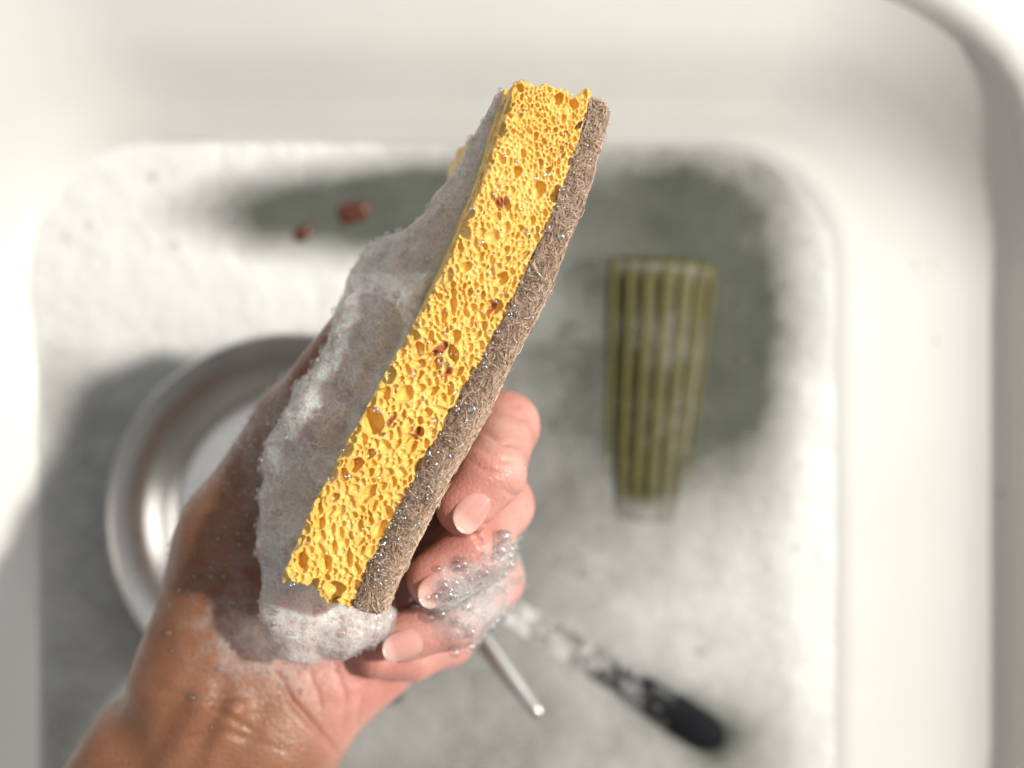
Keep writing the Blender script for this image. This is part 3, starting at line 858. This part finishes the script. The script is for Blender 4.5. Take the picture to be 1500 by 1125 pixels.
def nail(centre, tip_dir, normal, width, length, rad):
    """curved nail plate; free edge towards tip_dir."""
    t = np.array(tip_dir, float); t /= np.linalg.norm(t)
    n = np.array(normal, float); n -= (n @ t) * t; n /= np.linalg.norm(n)
    s = np.cross(t, n)
    nu, nv = 22, 18; V = []; fr = []
    for layer in (0, 1):
        for i in range(nu):
            q = i / (nu - 1); y = (q - .5) * length
            # outline: rounded cuticle, slightly tapered, rounded free edge
            if q < .25: k = math.sqrt(max(0, 1 - ((.25 - q) / .25) ** 2)) * .93 + .02
            elif q < .7: k = .95 + .05 * (q - .25) / .45
            else: k = math.sqrt(max(0, 1 - ((q - .7) / .302) ** 2)) * .96 + .04
            for j in range(nv):
                a = (j / (nv - 1) * 2 - 1) * (width / 2) / rad * k
                drop = 2.2 * (max(0, y) ** 2) + 1.0 * y * y + .0009 * max(0, 1 - q / .45) ** 2
                rr = rad - layer * .00045 - .0002 * (1 if j in (0, nv - 1) else 0)
                V.append(np.array(centre) + t * y + s * rr * math.sin(a) + n * (rr * math.cos(a) - rad - drop))
                fr.append(q)
    F = []
    for L in (0, 1):
        o = L * nu * nv
        for i in range(nu - 1):
            for j in range(nv - 1):
                q = (o + i * nv + j, o + i * nv + j + 1, o + (i + 1) * nv + j + 1, o + (i + 1) * nv + j)
                F.append(q if L else q[::-1])
    o = nu * nv
    for i in range(nu - 1):
        for j in (0, nv - 1): F.append((i * nv + j, (i + 1) * nv + j, o + (i + 1) * nv + j, o + i * nv + j))
    for j in range(nv - 1):
        for i in (0, nu - 1): F.append((i * nv + j, i * nv + j + 1, o + i * nv + j + 1, o + i * nv + j))
    me = mesh_arrays('fingernail', np.array(V), np.array(F))
    float_attr(me, 'free', fr)
    return link('fingernail', me, M_nail, hand)
def place_nail(nm, tipx, rootx, normal, width, rad):
    (tp, tr) = FING[nm][3]; (dp, dr) = FING[nm][2]
    T = P(*tp); D = P(*dp); axis = T - D; axis /= np.linalg.norm(axis)
    n = np.array(normal, float); n -= (n @ axis) * axis; n /= np.linalg.norm(n)
    length = tipx
    c = T + axis * rootx + n * (tr + .0005)
    nail(c, axis, n, width, length, rad)
place_nail('index', .0158, -.0022, (.50, .10, 1.0), .0094, .0056)
place_nail('middle', .0150, -.0014, (.50, .05, 1.0), .0092, .0055)
place_nail('ring', .0125, -.0002, (.25, .0, 1.0), .0086, .0052)

# ------------------------------------------------------------------ lather on the sponge and the hand
def build_lather():
    blobs = [((742, 160, .228), .0026), ((722, 215, .222), .0042), ((690, 300, .217), .0068), ((640, 380, .207), .0098), ((590, 425, .198), .0134), ((566, 500, .204), .0130),
             ((545, 560, .206), .0135), ((500, 620, .206), .0140), ((478, 680, .205), .0140), ((462, 740, .205), .0125), ((448, 800, .206), .0110),
             ((452, 868, .207), .0110), ((462, 900, .206), .0108), ((510, 905, .207), .0090), ((548, 905, .206), .0062)]
    h = .0007
    pts = np.array([P(*b[0]) for b in blobs]); R = np.array([max(b[1] for b in blobs) + .003] * 2 + [.020])
    lo = pts.min(0) - R; hi = pts.max(0) + R
    xs, ys, zs = [np.arange(lo[i], hi[i], h) for i in range(3)]
    X, Y, Z = [a.astype(np.float32) for a in np.meshgrid(xs, ys, zs, indexing='ij', sparse=True)]
    f = None
    for (a, ra), (b, rb) in zip(blobs[:-1], blobs[1:]):
        c = cone(X, Y, Z, P(*a), P(*b), ra, rb).astype(np.float32); f = c if f is None else smin(f, c, .003)
    for a, b in (((738, 170, .222), (700, 262, .198)), ((722, 215, .218), (694, 300, .196)), ((700, 270, .212), (672, 345, .196))):
        f = smin(f, cone(X, Y, Z, P(*a), P(*b), .0028, .0050).astype(np.float32), .003)
    f = smin(f, cone(X, Y, Z, P(585, 395, .197), P(560, 440, .194), .0085, .009).astype(np.float32), .004)
    f = f + .0014 * grid_noise(xs, ys, zs, .010, 61) + .0007 * grid_noise(xs, ys, zs, .004, 62) + .00028 * grid_noise(xs, ys, zs, .0017, 63)
    f[0], f[-1], f[:, 0], f[:, -1], f[:, :, 0], f[:, :, -1] = (1e-2,) * 6
    V, F = surface_nets(f, xs, ys, zs)
    me = mesh_arrays('lather', V, F)
    px = V[:, 0] * FPX / (CAM_H - V[:, 2]) + 750; py = 562.5 - V[:, 1] * FPX / (CAM_H - V[:, 2])
    nvl = np.zeros(len(V) * 3, dtype=np.float32); me.vertices.foreach_get('normal', nvl); nz = nvl.reshape(-1, 3)[:, 2]
    thick = np.clip(.90 + .10 * np.sin(px * .02 + py * .013) - .30 * np.clip((py - 800) / 120, 0, 1) - .5 * np.clip((.55 - nz) / .55, 0, 1) * (py > 400), .2, 1)
    float_attr(me, 'thick', thick)
    o = link('lather', me, M_lather)
    tag(o, 'thick grey white lather clinging to the left side of the sponge', 'foam', kind='stuff')
    nv = np.zeros(len(V) * 3, dtype=np.float32); me.vertices.foreach_get('normal', nv)
    return V, nv.reshape(-1, 3)
LV, LN = build_lather()

def build_film():
    """thin soapy film on the back of the thumb, the wrist and the ring finger."""
    g = lambda cx, cy, sx, sy: np.exp(-0.5 * (((HPX - cx) / sx) ** 2 + ((HPY - cy) / sy) ** 2))
    w = .42 * g(385, 700, 28, 70) + .22 * g(345, 890, 45, 75) + .42 * g(395, 940, 60, 42) + .4 * g(415, 610, 22, 40)
    wr = np.clip(1.7 * g(690, 880, 44, 42) + 1.0 * g(742, 812, 20, 22) - .25, 0, 1.4)
    w = np.where(HV[:, 2] > .165, np.maximum(w, wr), 0)
    keep = w > .06
    V = HV + HN * (.0004 + .0012 * np.clip(w, 0, 1))[:, None]
    F = HF[keep[HF].all(1)]
    used = np.unique(F); remap = np.full(len(V), -1); remap[used] = np.arange(len(used))
    me = mesh_arrays('soapy_film', V[used], remap[F])
    float_attr(me, 'thick', np.clip((w[used] - .06) * 1.0, 0, 1.3))
    o = link('soapy_film', me, M_film)
    tag(o, 'thin lacy soap film on the thumb side, wrist and ring finger', 'foam', kind='stuff')
    return w, wr
FW, FWR = build_film()

def build_bubbles():
    rng = np.random.default_rng(71)
    up = LN[:, 2] > .05
    i1 = rng.choice(np.nonzero(up)[0], 1500)
    r1 = np.minimum(rng.gamma(1.6, .00020, 1500) + .00014, .0013)
    c1 = LV[i1] + LN[i1] * (r1 * .25)[:, None]
    pr = np.where((HN[:, 2] > .0), np.clip(FW - FWR, 0, 1), 0); pr /= pr.sum()
    i2 = rng.choice(len(HV), 420, p=pr); r2 = np.minimum(rng.gamma(2.2, .00010, 420) + .00014, .0009); c2 = HV[i2] + HN[i2] * (r2 * .5 + .0005)[:, None]
    me = many_spheres('lather_bubbles', np.concatenate([c1, c2]), np.concatenate([r1, r2]), 1)
    o = link('lather_bubbles', me, M_bubble)
    tag(o, 'tiny glinting bubbles over the lather and the wet thumb', 'bubbles', kind='stuff')
    pr = np.where(HN[:, 2] > -.1, FWR * (HV[:, 2] > .165), 0) ** 1.2; pr /= pr.sum()
    i3 = rng.choice(len(HV), 620, p=pr); r3 = np.minimum(rng.gamma(2.2, .00028, 620) + .00025, .0019); c3 = HV[i3] + HN[i3] * (r3 * .45 + .0003)[:, None]
    me = many_spheres('finger_bubbles', c3, r3, 2)
    o = link('finger_bubbles', me, M_bubble)
    tag(o, 'cluster of larger clear soap bubbles covering the ring finger', 'bubbles', kind='stuff')
build_bubbles()
